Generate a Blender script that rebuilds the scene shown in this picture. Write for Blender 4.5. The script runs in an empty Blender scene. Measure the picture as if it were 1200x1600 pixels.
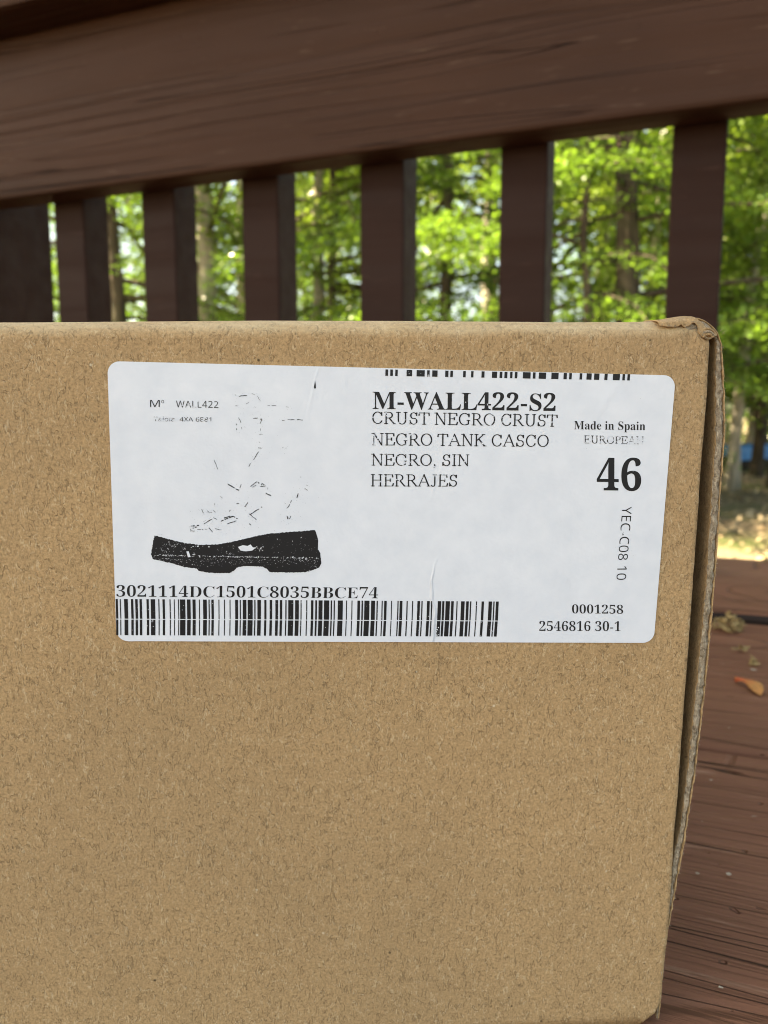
import bpy, math, random
import numpy as np
from mathutils import Vector, Matrix, noise as mnoise

# ------------------------------------------------------------------ camera, sky, sun, exposure
S = bpy.context.scene
COL = S.collection
EYE = 0.1262                     # lens height above the deck boards (m)
cam = bpy.data.cameras.new('camera')
cam.sensor_fit = 'HORIZONTAL'; cam.sensor_width = 36; cam.lens = 36
cam.clip_start = 0.01; cam.clip_end = 2000
cam.dof.use_dof = True; cam.dof.focus_distance = 0.141; cam.dof.aperture_fstop = 33
cam_o = bpy.data.objects.new('camera', cam); COL.objects.link(cam_o)
cam_o.location = (0, 0, EYE); cam_o.rotation_euler = (math.radians(90 - 7.08), math.radians(0), 0)
S.camera = cam_o

SUN_AZ = math.radians(-84)       # measured from +Y towards +X
SUN_EL = math.radians(46)
W = bpy.data.worlds.new('World'); S.world = W; W.use_nodes = True
wn = W.node_tree.nodes; wl = W.node_tree.links
sky = wn.new('ShaderNodeTexSky'); sky.sky_type = 'NISHITA'; sky.sun_disc = False
sky.sun_elevation = SUN_EL; sky.sun_rotation = SUN_AZ
sky.dust_density = 2.0; sky.ozone_density = 0.9
wl.new(sky.outputs[0], wn['Background'].inputs[0]); wn['Background'].inputs[1].default_value = 0.06
sd = bpy.data.lights.new('sun', 'SUN'); sd.energy = 5.0; sd.angle = math.radians(0.53); sd.color = (1, 0.93, 0.80)
so_ = bpy.data.objects.new('sun', sd); COL.objects.link(so_)
SUND = Vector((math.sin(SUN_AZ) * math.cos(SUN_EL), math.cos(SUN_AZ) * math.cos(SUN_EL), math.sin(SUN_EL)))
so_.rotation_euler = SUND.to_track_quat('Z', 'Y').to_euler(); so_.location = SUND * 30
S.view_settings.view_transform = 'Standard'; S.view_settings.look = 'None'
S.view_settings.gamma = 1; S.view_settings.use_curve_mapping = False
S.view_settings.exposure = 3.32
S.view_settings.use_white_balance = True; S.view_settings.white_balance_temperature = 8850; S.view_settings.white_balance_tint = 8   # camera balanced for open shade
S.cycles.filter_width = 1.0; S.cycles.max_bounces = 8; S.cycles.transparent_max_bounces = 8; S.cycles.diffuse_bounces = 4

# ------------------------------------------------------------------ helpers
def mesh(name, V, F, mat=None, smooth=False):
    me = bpy.data.meshes.new(name)
    me.from_pydata([tuple(v) for v in V], [], [tuple(f) for f in F])
    if mat: me.materials.append(mat)
    if smooth: me.polygons.foreach_set('use_smooth', [True] * len(me.polygons))
    me.update(); return me

def quads(name, P, mat, smooth=False):
    """P: (n,4,3) array of separate quads"""
    n = len(P); me = bpy.data.meshes.new(name)
    me.vertices.add(n * 4); me.vertices.foreach_set('co', np.ascontiguousarray(P, dtype=np.float32).ravel())
    me.loops.add(n * 4); me.loops.foreach_set('vertex_index', np.arange(n * 4, dtype=np.int32))
    me.polygons.add(n); me.polygons.foreach_set('loop_start', np.arange(0, n * 4, 4, dtype=np.int32))
    me.polygons.foreach_set('loop_total', np.full(n, 4, dtype=np.int32))
    me.materials.append(mat); me.update(calc_edges=True); return me

def add(name, me, parent=None, **props):
    o = bpy.data.objects.new(name, me); COL.objects.link(o)
    if parent: o.parent = parent
    for k, v in props.items(): o[k] = v
    return o

def box_vf(x0, x1, y0, y1, z0, z1, b=0.0, seg=1):
    """bevelled box, optionally cut along x"""
    import bmesh
    bm = bmesh.new()
    bmesh.ops.create_cube(bm, size=1)
    for v in bm.verts:
        v.co = Vector((x0 + (v.co.x + .5) * (x1 - x0), y0 + (v.co.y + .5) * (y1 - y0), z0 + (v.co.z + .5) * (z1 - z0)))
    if b: bmesh.ops.bevel(bm, geom=bm.edges[:], offset=b, segments=2, profile=.5, affect='EDGES')
    return bm

def box(name, dims, mat, parent=None, b=0.0, **props):
    bm = box_vf(*dims, b=b)
    me = bpy.data.meshes.new(name); bm.to_mesh(me); bm.free()
    me.materials.append(mat)
    return add(name, me, parent, **props)

class NT:
    """tiny node-graph writer"""
    def __init__(s, name):
        s.m = bpy.data.materials.new(name); s.m.use_nodes = True
        s.t = s.m.node_tree; s.n = s.t.nodes; s.b = s.n['Principled BSDF']
        s.tc = s.n.new('ShaderNodeTexCoord')
    def link(s, a, b): s.t.links.new(a, b)
    def put(s, sock, v):
        if hasattr(v, 'default_value') or hasattr(v, 'is_output'): s.link(v, sock)
        else: sock.default_value = v
    def map(s, scale=(1, 1, 1), rot=(0, 0, 0), loc=(0, 0, 0), src=None):
        m = s.n.new('ShaderNodeMapping'); s.link(src or s.tc.outputs['Object'], m.inputs[0])
        m.inputs['Scale'].default_value = scale; m.inputs['Rotation'].default_value = rot; m.inputs['Location'].default_value = loc
        return m.outputs[0]
    def noise(s, vec, scale, detail=3, rough=.55, dist=0):
        n = s.n.new('ShaderNodeTexNoise'); s.link(vec, n.inputs['Vector'])
        n.inputs['Scale'].default_value = scale; n.inputs['Detail'].default_value = detail
        n.inputs['Roughness'].default_value = rough; n.inputs['Distortion'].default_value = dist
        return n.outputs['Fac']
    def math(s, op, a, b=0.0, c=None, clamp=False):
        n = s.n.new('ShaderNodeMath'); n.operation = op; n.use_clamp = clamp
        s.put(n.inputs[0], a); s.put(n.inputs[1], b)
        if c is not None: s.put(n.inputs[2], c)
        return n.outputs[0]
    def rng(s, v, a, b, c=0., d=1., smooth=False):
        n = s.n.new('ShaderNodeMapRange'); s.link(v, n.inputs[0])
        if smooth: n.interpolation_type = 'SMOOTHSTEP'
        for i, x in enumerate((a, b, c, d)): n.inputs[i + 1].default_value = x
        return n.outputs[0]
    def mix(s, f, a, b, mode='MIX'):
        n = s.n.new('ShaderNodeMix'); n.data_type = 'RGBA'; n.blend_type = mode
        s.put(n.inputs[0], f)
        for i, x in ((6, a), (7, b)):
            if isinstance(x, tuple): n.inputs[i].default_value = (*x, 1) if len(x) == 3 else x
            else: s.link(x, n.inputs[i])
        return n.outputs[2]
    def ramp(s, v, stops):
        n = s.n.new('ShaderNodeValToRGB'); s.link(v, n.inputs[0]); e = n.color_ramp.elements
        while len(e) < len(stops): e.new(.5)
        for el, (p, c) in zip(e, stops): el.position = p; el.color = (*c, 1)
        return n.outputs[0]
    def bump(s, h, strength, dist, nrm=None):
        n = s.n.new('ShaderNodeBump'); s.link(h, n.inputs['Height']); n.inputs['Strength'].default_value = strength
        n.inputs['Distance'].default_value = dist
        if nrm: s.link(nrm, n.inputs['Normal'])
        return n.outputs[0]
    def done(s, color=None, rough=.6, normal=None, spec=None):
        if color is not None:
            if isinstance(color, tuple): s.b.inputs['Base Color'].default_value = (*color, 1)
            else: s.link(color, s.b.inputs['Base Color'])
        s.put(s.b.inputs['Roughness'], rough)
        if normal: s.link(normal, s.b.inputs['Normal'])
        if spec is not None: s.b.inputs['Specular IOR Level'].default_value = spec
        return s.m

# ------------------------------------------------------------------ materials
def mat_wood(name, base, dark, worn, along=1.0, across=1.0, bumpd=.0006, cracks=.5, rough=.55, blotch=.35, rings=16, ring_s=.5, ring_st=1.0):
    """painted softwood: the grain runs along the object's local X"""
    g = NT(name)
    warp = g.noise(g.map((1.6, 7, 7)), 1.0, 1)
    wv = g.n.new('ShaderNodeVectorMath'); wv.operation = 'ADD'
    cb = g.n.new('ShaderNodeCombineXYZ'); g.link(g.math('MULTIPLY', warp, .035), cb.inputs[1]); g.link(g.math('MULTIPLY', warp, .05), cb.inputs[2])
    rand = g.n.new('ShaderNodeObjectInfo').outputs['Random']
    sh = g.n.new('ShaderNodeVectorMath'); sh.operation = 'ADD'
    cb2 = g.n.new('ShaderNodeCombineXYZ'); g.link(g.math('MULTIPLY', rand, 7.3), cb2.inputs[0])
    g.link(g.tc.outputs['Object'], wv.inputs[0]); g.link(cb.outputs[0], wv.inputs[1])
    g.link(wv.outputs[0], sh.inputs[0]); g.link(cb2.outputs[0], sh.inputs[1])
    v = sh.outputs[0]
    fine = g.noise(g.map((3 * along, 330 * across, 330 * across), src=v), 1, 4, .6)
    mid = g.noise(g.map((1.4 * along, 75 * across, 75 * across), src=v), 1, 3, .6)
    big = g.noise(g.map((5, 12, 12), src=v), 1, 3)
    ckn = g.noise(g.map((.55 * along, 62 * across, 62 * across), src=v), 1, 1, .4)
    ck = g.rng(g.math('ABSOLUTE', g.math('SUBTRACT', ckn, .5)), 0, .006, 1, 0, True)
    brk = g.rng(g.noise(g.map((4, 16, 16), src=v), 1, 2), .44, .56, 0, 1, True)
    crack = g.math('MULTIPLY', ck, brk)
    crack = g.math('MULTIPLY', crack, cracks)
    rn = g.noise(g.map((.55 * ring_st, 5.5, 5.5), src=v), 1, 2, .35)
    rl = g.math('ABSOLUTE', g.math('SUBTRACT', g.math('FRACT', g.math('MULTIPLY', rn, float(rings))), .5))
    rm = g.rng(g.noise(g.map((3, 11, 11), loc=(4, 1, 1), src=v), 1, 2), .36, .62, .08, 1, True)
    ring = g.math('MULTIPLY', g.math('MULTIPLY', g.rng(rl, 0, .10, 1, 0, True), rm), ring_s)
    pit = g.rng(g.noise(g.map((200, 260, 260), src=v), 1, 1), .74, .80, 0, 1)
    col = g.mix(g.rng(big, .3, .72), base, tuple(c * (1 - blotch) for c in base))
    col = g.mix(g.math('MULTIPLY', g.rng(mid, .38, .66), .28), col, dark)
    wear = g.math('MULTIPLY', g.rng(g.noise(g.map((26, 240, 240), src=v), 1, 4, .65), .61, .74), .5)
    col = g.mix(wear, col, worn)
    col = g.mix(g.math('MULTIPLY', crack, .85), col, tuple(c * .12 for c in base))
    col = g.mix(g.math('MULTIPLY', ring, .75), col, tuple(c * .45 for c in base))
    h = g.math('ADD', g.math('MULTIPLY', fine, .45), g.math('MULTIPLY', mid, .7))
    h = g.math('SUBTRACT', h, g.math('MULTIPLY', ring, 1.1))
    h = g.math('SUBTRACT', h, g.math('MULTIPLY', crack, 2.4))
    h = g.math('SUBTRACT', h, g.math('MULTIPLY', pit, .5))
    nrm = g.bump(h, 1, bumpd)
    return g.done(col, g.rng(mid, .3, .7, rough - .05, rough + .15), nrm, .16)

def mat_card(name, tint=1.0, soft=1.0, fold=None):
    """kraft liner: short curly fibres, dark and pale specks"""
    g = NT(name); o = g.tc.outputs['Object']
    base = (.435 * tint, .274 * tint, .134 * tint)
    cl = g.noise(g.map((1, 1, 1)), 1500, 4, .75)
    cl2 = g.noise(g.map((1, 1, 1)), 60, 3, .6)
    gr = g.noise(g.map((1, 1, 1)), 2300, 2, .7)
    col = g.mix(g.rng(cl, .36, .64), tuple(c * .68 for c in base), tuple(c * 1.27 for c in base))
    col = g.mix(g.math('MULTIPLY', g.rng(cl2, .35, .68), .42), col, tuple(c * .78 for c in base))
    col = g.mix(g.math('MULTIPLY', g.rng(gr, .42, .64), .55), col, tuple(c * 1.35 for c in base))
    def fib(rot, sc, loc, thr, mthr):
        n = g.noise(g.map((sc, sc, sc * .36), (0, rot, 0), loc), 1, 2, .5, .6)
        r = g.rng(g.math('ABSOLUTE', g.math('SUBTRACT', n, .5)), 0, thr, 1, 0, True)
        m = g.rng(g.noise(g.map((1, 1, 1), loc=loc), 480, 2), mthr, mthr + .05, 0, 1)
        return g.math('MULTIPLY', r, m)
    f1 = fib(.4, 900, (3, 0, 1), .020, .50); f2 = fib(1.5, 760, (0, 5, 2), .017, .51); f3 = fib(2.4, 980, (7, 1, 0), .026, .48)
    fb = g.math('MAXIMUM', f1, f2)
    col = g.mix(g.math('MULTIPLY', fb, .52), col, tuple(c * .36 for c in base))
    col = g.mix(g.math('MULTIPLY', f3, .70), col, (.64 * tint, .47 * tint, .28 * tint))
    vor = g.n.new('ShaderNodeTexVoronoi'); g.link(g.map((1, 1, 1)), vor.inputs['Vector']); vor.inputs['Scale'].default_value = 330
    spk = g.rng(vor.outputs['Distance'], .05, .11, 1, 0)
    sel = g.rng(g.noise(g.map((1, 1, 1), loc=(2, 2, 2)), 210, 0), .66, .68, 0, 1)
    col = g.mix(g.math('MULTIPLY', g.math('MULTIPLY', spk, sel), .85), col, (.035, .022, .012))
    sel2 = g.rng(g.noise(g.map((1, 1, 1), loc=(9, 4, 2)), 240, 0), .68, .70, 0, 1)
    col = g.mix(g.math('MULTIPLY', g.math('MULTIPLY', spk, sel2), .7), col, (.75, .62, .42))
    dirt = g.rng(g.noise(g.map((1, 1, 1), loc=(1, 4, 2)), 14, 3), .45, .8)
    col = g.mix(g.math('MULTIPLY', dirt, .34), col, (.26, .18, .10))
    if fold:                                             # light caught by the fold, painted as a paler crease
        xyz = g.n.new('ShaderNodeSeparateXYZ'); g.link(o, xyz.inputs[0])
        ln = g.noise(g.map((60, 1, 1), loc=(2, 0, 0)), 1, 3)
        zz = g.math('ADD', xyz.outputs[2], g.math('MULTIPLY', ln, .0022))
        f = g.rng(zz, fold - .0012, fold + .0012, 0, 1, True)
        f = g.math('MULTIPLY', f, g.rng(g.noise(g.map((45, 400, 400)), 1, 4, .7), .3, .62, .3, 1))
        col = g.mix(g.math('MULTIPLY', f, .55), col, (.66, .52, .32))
    h = g.math('ADD', g.math('MULTIPLY', cl, .5), g.math('MULTIPLY', gr, .3))
    h = g.math('SUBTRACT', h, g.math('MULTIPLY', fb, .35))
    h = g.math('ADD', h, g.math('MULTIPLY', g.noise(g.map((1, 1, 1)), 45, 2), 1.2 * soft))
    return g.done(col, .82, g.bump(h, .9, .00024), .2)

M_CARD = mat_card('kraft_card'); M_CARD_FOLD = mat_card('kraft_card_fold_highlight', fold=.0562); M_CARD_IN = mat_card('kraft_inside', .86); 
def mat_edge():
    g = NT('raw_card_edge'); n = g.noise(g.map((1, 1, 1)), 900, 4, .7); n2 = g.noise(g.map((1, 1, .4)), 2400, 2)
    col = g.mix(g.rng(n, .3, .7), (.15, .11, .07), (.50, .40, .28))
    col = g.mix(g.rng(n2, .55, .7), col, (.55, .45, .32))
    return g.done(col, .9, g.bump(g.math('ADD', n, n2), 1, .0005), .15)
M_EDGE = mat_edge()
def mat_label():
    g = NT('label_paper')
    a = g.noise(g.map((1, 1, 1)), 190, 3, .6); b = g.noise(g.map((1, 1, 1)), 1500, 2)
    c = g.noise(g.map((30, 1, 90)), 1, 3, .6)
    col = g.mix(g.rng(a, .3, .7), (.71, .735, .765), (.785, .80, .82))
    col = g.mix(g.math('MULTIPLY', g.rng(c, .42, .72), .26), col, (.68, .705, .74))
    # scuffs
    sm = g.rng(g.noise(g.map((140, 1, 60), loc=(3, 0, 8)), 1, 4, .7), .66, .80)
    col = g.mix(g.math('MULTIPLY', sm, .22), col, (.40, .40, .42))
    # soft creases across the paper
    w = g.noise(g.map((55, 1, 26), rot=(0, .5, 0)), 1, 2, .5, .5)
    cr = g.rng(g.math('ABSOLUTE', g.math('SUBTRACT', w, .5)), 0, .03, 1, 0, True)
    m = g.rng(g.noise(g.map((30, 1, 30), loc=(5, 0, 2)), 1, 1), .5, .66)
    x3 = g.n.new('ShaderNodeSeparateXYZ'); g.link(g.tc.outputs['Object'], x3.inputs[0])
    wob = g.noise(g.map((1, 1, 1), loc=(1, 0, 0)), 140, 2)
    xx = g.math('ABSOLUTE', g.math('SUBTRACT', g.math('ADD', x3.outputs[0], g.math('MULTIPLY', wob, .0030)), .0592))
    seam = g.math('MULTIPLY', g.rng(xx, 0, .00045, 1, 0, True), g.rng(x3.outputs[2], .011, .016, 1, 0))
    m = g.math('ADD', g.math('MULTIPLY', g.math('MULTIPLY', m, cr), .12), g.math('MULTIPLY', seam, .65))
    h = g.math('ADD', m, g.math('ADD', g.math('MULTIPLY', b, .10), g.math('MULTIPLY', w, .9)))
    return g.done(col, .42, g.bump(h, .6, .0006), .45)
M_LABEL = mat_label()
def mat_ink(name, drop, sc=1500):
    g = NT(name)
    a = g.noise(g.map((1, 1, 1)), sc, 3, .75); b = g.noise(g.map((1, 1, 1), loc=(4, 2, 7)), 260, 2)
    v = g.math('ADD', a, g.math('MULTIPLY', g.math('SUBTRACT', b, .5), .45))
    f = g.rng(v, drop, drop + .035)
    return g.done(g.mix(f, (.011, .011, .012), (.74, .76, .79)), .5, None, .3)
M_INK = mat_ink('black_ink', .72); M_INK_WORN = mat_ink('worn_black_ink', .625); M_INK_FAINT = mat_ink('faint_black_ink', .50, 2300)
M_INK_SOLE = mat_ink('patchy_black_ink', .70, 2600)

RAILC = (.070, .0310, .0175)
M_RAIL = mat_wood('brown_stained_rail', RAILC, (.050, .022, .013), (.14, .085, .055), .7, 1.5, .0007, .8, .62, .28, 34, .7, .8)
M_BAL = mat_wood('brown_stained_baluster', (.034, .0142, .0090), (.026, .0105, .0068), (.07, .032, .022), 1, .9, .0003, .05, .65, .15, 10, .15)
M_DECK = mat_wood('brown_stained_deck', (.30, .128, .070), (.165, .066, .036), (.47, .27, .17), 2.2, 1.5, .0030, .65, .68, .32, 30, .6, 4.0)

def mat_leaf(name, c1, c2, trans=.5):
    g = NT(name)
    gi = g.n.new('ShaderNodeNewGeometry').outputs['Random Per Island']
    n = g.noise(g.map((1, 1, 1)), .9, 2)
    col = g.mix(g.math('ADD', g.math('MULTIPLY', gi, .7), g.math('MULTIPLY', g.math('SUBTRACT', n, .35), .9), clamp=True), c1, c2)
    g.done(col, .34, None, .5)
    tr = g.n.new('ShaderNodeBsdfTranslucent'); g.link(g.mix(1.0, col, (1.0, 1.0, .55), 'MULTIPLY'), tr.inputs[0])
    mx = g.n.new('ShaderNodeMixShader'); mx.inputs[0].default_value = trans
    g.link(g.b.outputs[0], mx.inputs[1]); g.link(tr.outputs[0], mx.inputs[2])
    g.link(mx.outputs[0], g.n['Material Output'].inputs[0]); return g.m
M_LEAF = mat_leaf('hemlock_leaf', (.045, .10, .018), (.205, .355, .070))
M_LEAF2 = mat_leaf('beech_leaf', (.07, .13, .022), (.28, .40, .085))
M_LEAF3 = mat_leaf('shade_leaf', (.05, .10, .02), (.12, .19, .035), .35)
def mat_bark(name, a, b):
    g = NT(name); n = g.noise(g.map((14, 14, 2.2)), 1, 5, .65, .6); k = g.noise(g.map((1, 1, 1)), 1.7, 3)
    col = g.mix(g.rng(n, .35, .65), a, b); col = g.mix(g.math('MULTIPLY', g.rng(k, .5, .75), .5), col, (.06, .075, .035))
    return g.done(col, .9, g.bump(n, 1, .02), .2)
M_BARK = mat_bark('dark_bark', (.030, .022, .017), (.10, .078, .058))
M_BARK2 = mat_bark('pale_bark', (.20, .18, .145), (.42, .38, .31))

M_BOARD_EDGE = mat_wood('dark_board_edge', (.034, .020, .014), (.022, .014, .010), (.05, .03, .02))  # darker brown for the board sides at the far gap

# ------------------------------------------------------------------ measured outlines (mm on the label / on the front panel)
TEXT=[
  ('M-WALL422-S2','b',(45.7, 42.87),(78.47, 43.22),(45.62, 45.86)),
  ('CRUST NEGRO CRUST','r',(45.67, 40.28),(79.03, 40.46),(45.62, 42.37)),
  ('NEGRO TANK CASCO','r',(45.65, 36.49),(77.6, 36.79),(45.6, 38.6)),
  ('NEGRO, SIN','r',(45.65, 32.87),(63.31, 33.07),(45.6, 34.91)),
  ('HERRAJES','r',(45.68, 29.12),(61.24, 29.33),(45.63, 31.24)),
  ('Made in Spain','m',(82.07, 40.03),(95.17, 40.14),(81.98, 41.52)),
  ('EUROPEAN','r',(84.03, 37.58),(95.13, 37.59),(83.94, 38.94)),
  ('46','b',(86.99, 29.02),(95.28, 29.07),(86.59, 34.69)),
  ('YEC-C08 10','s',(91.99, 26.1),(91.87, 12.24),(93.8, 26.13)),
  ('3021114DC1501C8035BBCE74','m',(0.26, 8.35),(47.4, 8.35),(0.31, 10.41)),
  ('0001258','m',(83.88, 5.73),(93.65, 5.69),(83.76, 7.4)),
  ('2546816 30-1','m',(77.85, 2.28),(93.38, 2.32),(77.74, 4.13)),
  ('M WALL422','s',(7.05, 42.36),(18.77, 42.45),(7.08, 43.55)),
  ('Taloia  4XA 6881','s',(7.6, 39.92),(17.49, 40.04),(7.62, 40.68)),
]
BARS=[(0.09, 0.47), (0.82, 1.0), (1.58, 2.24), (2.79, 3.21), (3.55, 3.99), (4.31, 4.73), (5.55, 5.96), (6.3, 7.08), (7.65, 7.84), (8.4, 8.81), (9.65, 9.84), (10.42, 10.57), (11.17, 11.33), (11.5, 12.46), (12.76, 13.4), (13.75, 14.3), (14.9, 15.07), (15.64, 16.31), (16.62, 16.83), (17.13, 17.56), (18.4, 18.57), (19.4, 19.57), (20.4, 20.57), (21.41, 21.93), (22.24, 22.44), (22.78, 23.43), (23.67, 24.57), (24.86, 25.08), (25.42, 26.06), (26.68, 27.06), (27.65, 28.09), (28.68, 29.17), (29.5, 29.92), (30.49, 30.71), (31.02, 31.95), (32.27, 32.95), (33.26, 33.45), (34.29, 34.48), (35.16, 35.6), (35.94, 36.26), (36.54, 37.26), (37.54, 38.48), (38.76, 39.01), (39.31, 39.53), (40.06, 40.98), (41.58, 41.75), (42.57, 42.74), (43.65, 44.14), (44.41, 44.69), (44.93, 45.87), (46.18, 46.89), (47.18, 47.41), (48.11, 48.31), (48.58, 49.04), (49.86, 50.02), (51.03, 51.24), (51.44, 51.95), (52.71, 52.93), (53.74, 53.93), (54.72, 55.2), (55.47, 55.69), (56.5, 57.01), (57.26, 57.48), (58.5, 59.14), (59.33, 59.73), (59.97, 60.76), (61.0, 61.48), (61.99, 62.2), (62.84, 63.51), (63.8, 64.28), (64.52, 64.76), (65.64, 65.83), (66.68, 67.13), (67.99, 68.64), (68.89, 69.12), (69.37, 69.89)]
TBARS= [(47.81, 48.28), (48.66, 49.13), (49.54, 49.98), (51.54, 52.52), (53.31, 54.74), (55.16, 55.61), (56.07, 57.01), (58.37, 58.94), (59.28, 59.74), (61.56, 62.02), (62.97, 63.4), (64.83, 65.36), (66.7, 67.61), (68.07, 68.55), (68.93, 69.45), (69.94, 70.37), (70.79, 71.25), (72.24, 73.62), (74.04, 74.51), (75.1, 76.41), (77.37, 78.66), (79.58, 80.16), (80.59, 81.05), (82.48, 82.94), (83.74, 84.65), (85.11, 86.06), (86.99, 87.55), (88.53, 89.79), (90.27, 90.72), (91.17, 91.64)]
SOLE= [(7.28, 19.68), (8.9, 19.23), (10.8, 18.75), (12.98, 18.27), (14.89, 18.07), (17.09, 18.08), (19.01, 18.24), (20.67, 18.61), (22.87, 19.15), (25.08, 19.72), (27.29, 20.18), (29.5, 20.44), (31.72, 20.61), (33.94, 20.79), (35.75, 20.96), (36.03, 20.25), (36.33, 19.12), (36.2, 18.26), (36.35, 17.4), (36.72, 16.69), (36.85, 15.69), (36.94, 14.82), (36.53, 14.1), (35.69, 13.71), (34.15, 13.2), (31.77, 13.09), (27.72, 13.13), (27.16, 13.7), (26.47, 14.12), (24.52, 14.24), (22.86, 14.22), (21.75, 13.92), (21.19, 13.34), (20.49, 12.9), (18.42, 12.87), (16.21, 12.99), (14.97, 13.26), (14.56, 13.69), (12.36, 13.94), (10.73, 14.49), (8.82, 14.9), (6.91, 15.3), (6.6, 16.15), (6.73, 17.14), (6.98, 18.41)]
PATCH=[[(21.98, 17.72), (22.87, 18.07), (23.7, 17.94), (24.25, 18.23), (24.66, 17.67), (25.22, 17.68), (24.53, 17.1), (23.42, 16.94), (22.45, 17.07)],[(12.82, 16.8), (13.23, 16.86), (13.57, 15.81), (13.08, 15.72)]]
STROKES= [(21.62, 44.76, 22.55, 44.51, 0.056), (22.55, 44.59, 23.76, 44.76, 0.056), (24.56, 45.04, 25.1, 44.84, 0.028), (25.5, 44.67, 26.04, 43.74, 0.028), (21.74, 42.89, 22.14, 42.9, 0.056), (25.36, 43.0, 25.63, 43.01, 0.056), (27.3, 43.02, 27.73, 43.03, 0.056), (28.0, 43.04, 28.81, 43.06, 0.056), (30.48, 42.89, 31.02, 42.85, 0.028), (23.62, 43.28, 24.02, 43.56, 0.028), (21.6, 41.67, 21.87, 41.57, 0.056), (21.87, 41.14, 22.27, 41.02, 0.056), (22.27, 40.83, 22.67, 39.98, 0.056), (22.72, 39.22, 22.83, 38.82, 0.028), (21.86, 38.93, 22.02, 38.39, 0.084), (21.81, 39.74, 21.91, 39.55, 0.056), (24.82, 40.76, 25.63, 40.83, 0.056), (26.04, 40.65, 26.31, 40.66, 0.056), (26.31, 40.66, 25.96, 39.84, 0.042), (26.04, 39.02, 26.09, 38.62, 0.028), (29.82, 40.52, 30.23, 40.53, 0.028), (30.58, 40.65, 33.42, 40.69, 0.056), (25.77, 37.99, 26.44, 38.03, 0.028), (25.63, 35.61, 26.23, 35.57, 0.056), (25.77, 36.71, 25.96, 36.49, 0.028), (29.84, 35.7, 30.06, 35.71, 0.028), (30.39, 35.66, 30.66, 35.67, 0.028), (25.71, 34.93, 25.09, 33.96, 0.056), (25.09, 33.96, 24.68, 33.21, 0.042), (24.27, 32.84, 23.95, 32.29, 0.042), (17.91, 33.34, 18.31, 32.45, 0.042), (18.31, 32.45, 18.52, 31.68, 0.034), (20.32, 29.04, 21.27, 28.51, 0.098), (21.27, 28.51, 22.22, 27.97, 0.084), (22.63, 29.09, 22.41, 28.44, 0.042), (24.27, 28.7, 24.95, 29.27, 0.056), (24.95, 29.27, 25.5, 29.69, 0.056), (25.5, 29.69, 25.91, 29.01, 0.07), (26.04, 28.73, 26.32, 29.29, 0.056), (26.32, 29.29, 27.0, 28.89, 0.056), (25.77, 28.73, 27.0, 28.86, 0.056), (27.41, 28.9, 27.28, 28.26, 0.042), (24.54, 28.57, 25.22, 29.0, 0.042), (26.73, 27.63, 27.88, 27.15, 0.084), (21.53, 25.65, 22.29, 25.6, 0.056), (23.77, 25.85, 23.22, 25.0, 0.056), (24.4, 23.82, 26.32, 25.11, 0.07), (23.98, 23.81, 24.53, 23.4, 0.056), (24.53, 23.4, 25.3, 22.71, 0.056), (24.26, 23.68, 24.53, 23.96, 0.056), (20.7, 24.46, 20.48, 24.17, 0.056), (18.94, 26.88, 19.35, 26.53, 0.028), (17.98, 25.67, 17.87, 25.3, 0.028), (15.65, 24.51, 15.91, 23.76, 0.042), (16.6, 24.25, 17.01, 23.84, 0.042), (17.01, 23.89, 17.42, 24.07, 0.042), (17.69, 24.35, 18.1, 23.99, 0.042), (19.04, 22.38, 21.1, 23.34, 0.084), (21.1, 23.34, 22.12, 22.74, 0.07), (19.6, 22.98, 20.69, 23.34, 0.098), (20.14, 21.92, 21.78, 22.51, 0.056), (16.03, 21.86, 16.86, 22.43, 0.056), (16.86, 22.43, 17.41, 22.72, 0.056), (17.68, 23.01, 18.5, 22.6, 0.042), (13.65, 21.4, 15.07, 21.62, 0.112), (13.56, 20.84, 14.66, 21.27, 0.07), (13.56, 20.55, 14.38, 20.57, 0.056), (14.79, 20.85, 16.57, 20.88, 0.042), (16.84, 21.17, 17.52, 20.33, 0.056), (17.94, 21.04, 19.03, 20.78, 0.042), (18.75, 19.65, 19.02, 19.37, 0.042), (33.16, 30.67, 33.25, 30.12, 0.028), (33.59, 28.32, 34.01, 28.46, 0.042), (34.01, 28.46, 34.42, 28.19, 0.042), (34.14, 29.16, 34.41, 29.03, 0.028), (32.72, 27.6, 32.5, 26.76, 0.084), (31.54, 26.32, 31.0, 25.19, 0.056), (31.0, 25.19, 30.53, 24.68, 0.042), (30.73, 23.5, 30.93, 22.94, 0.084), (31.15, 22.94, 31.42, 23.51, 0.042), (23.98, 21.98, 24.39, 21.71, 0.056)]

FEDGE= [(106.86, 54.2), (107.12, 44.81), (107.0, 38.24), (106.92, 29.44), (106.96, 21.31), (106.93, 9.7), (106.93, -3.49), (106.81, -15.37), (106.74, -28.37), (106.74, -36.09), (106.55, -42.97), (106.67, -51.79), (106.69, -57.05), (106.63, -64.24), (106.3, -71.53), (106.23, -78.93), (105.63, -82.35), (103.7, -84.06)]
SOUT= [(109.59, 52.76), (110.73, 44.25), (111.32, 36.73), (111.28, 29.43), (111.37, 20.44), (111.44, 11.51), (111.26, -1.02), (111.09, -10.64), (110.67, -20.46), (110.29, -29.4), (109.57, -37.55), (109.11, -44.17), (108.28, -51.15), (107.56, -58.23), (107.05, -62.52), (106.75, -66.13), (106.45, -69.77), (106.35, -78.64)]
SIN= [(108.53, 52.75), (109.08, 44.01), (109.64, 36.73), (109.71, 29.43), (109.77, 18.87), (109.83, 11.52), (109.76, 0.65), (109.45, -8.93), (109.15, -17.13), (108.76, -29.77), (108.45, -34.51), (108.22, -40.67), (107.2, -46.89), (106.75, -53.92), (106.5, -58.19), (106.38, -62.49)]
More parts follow.
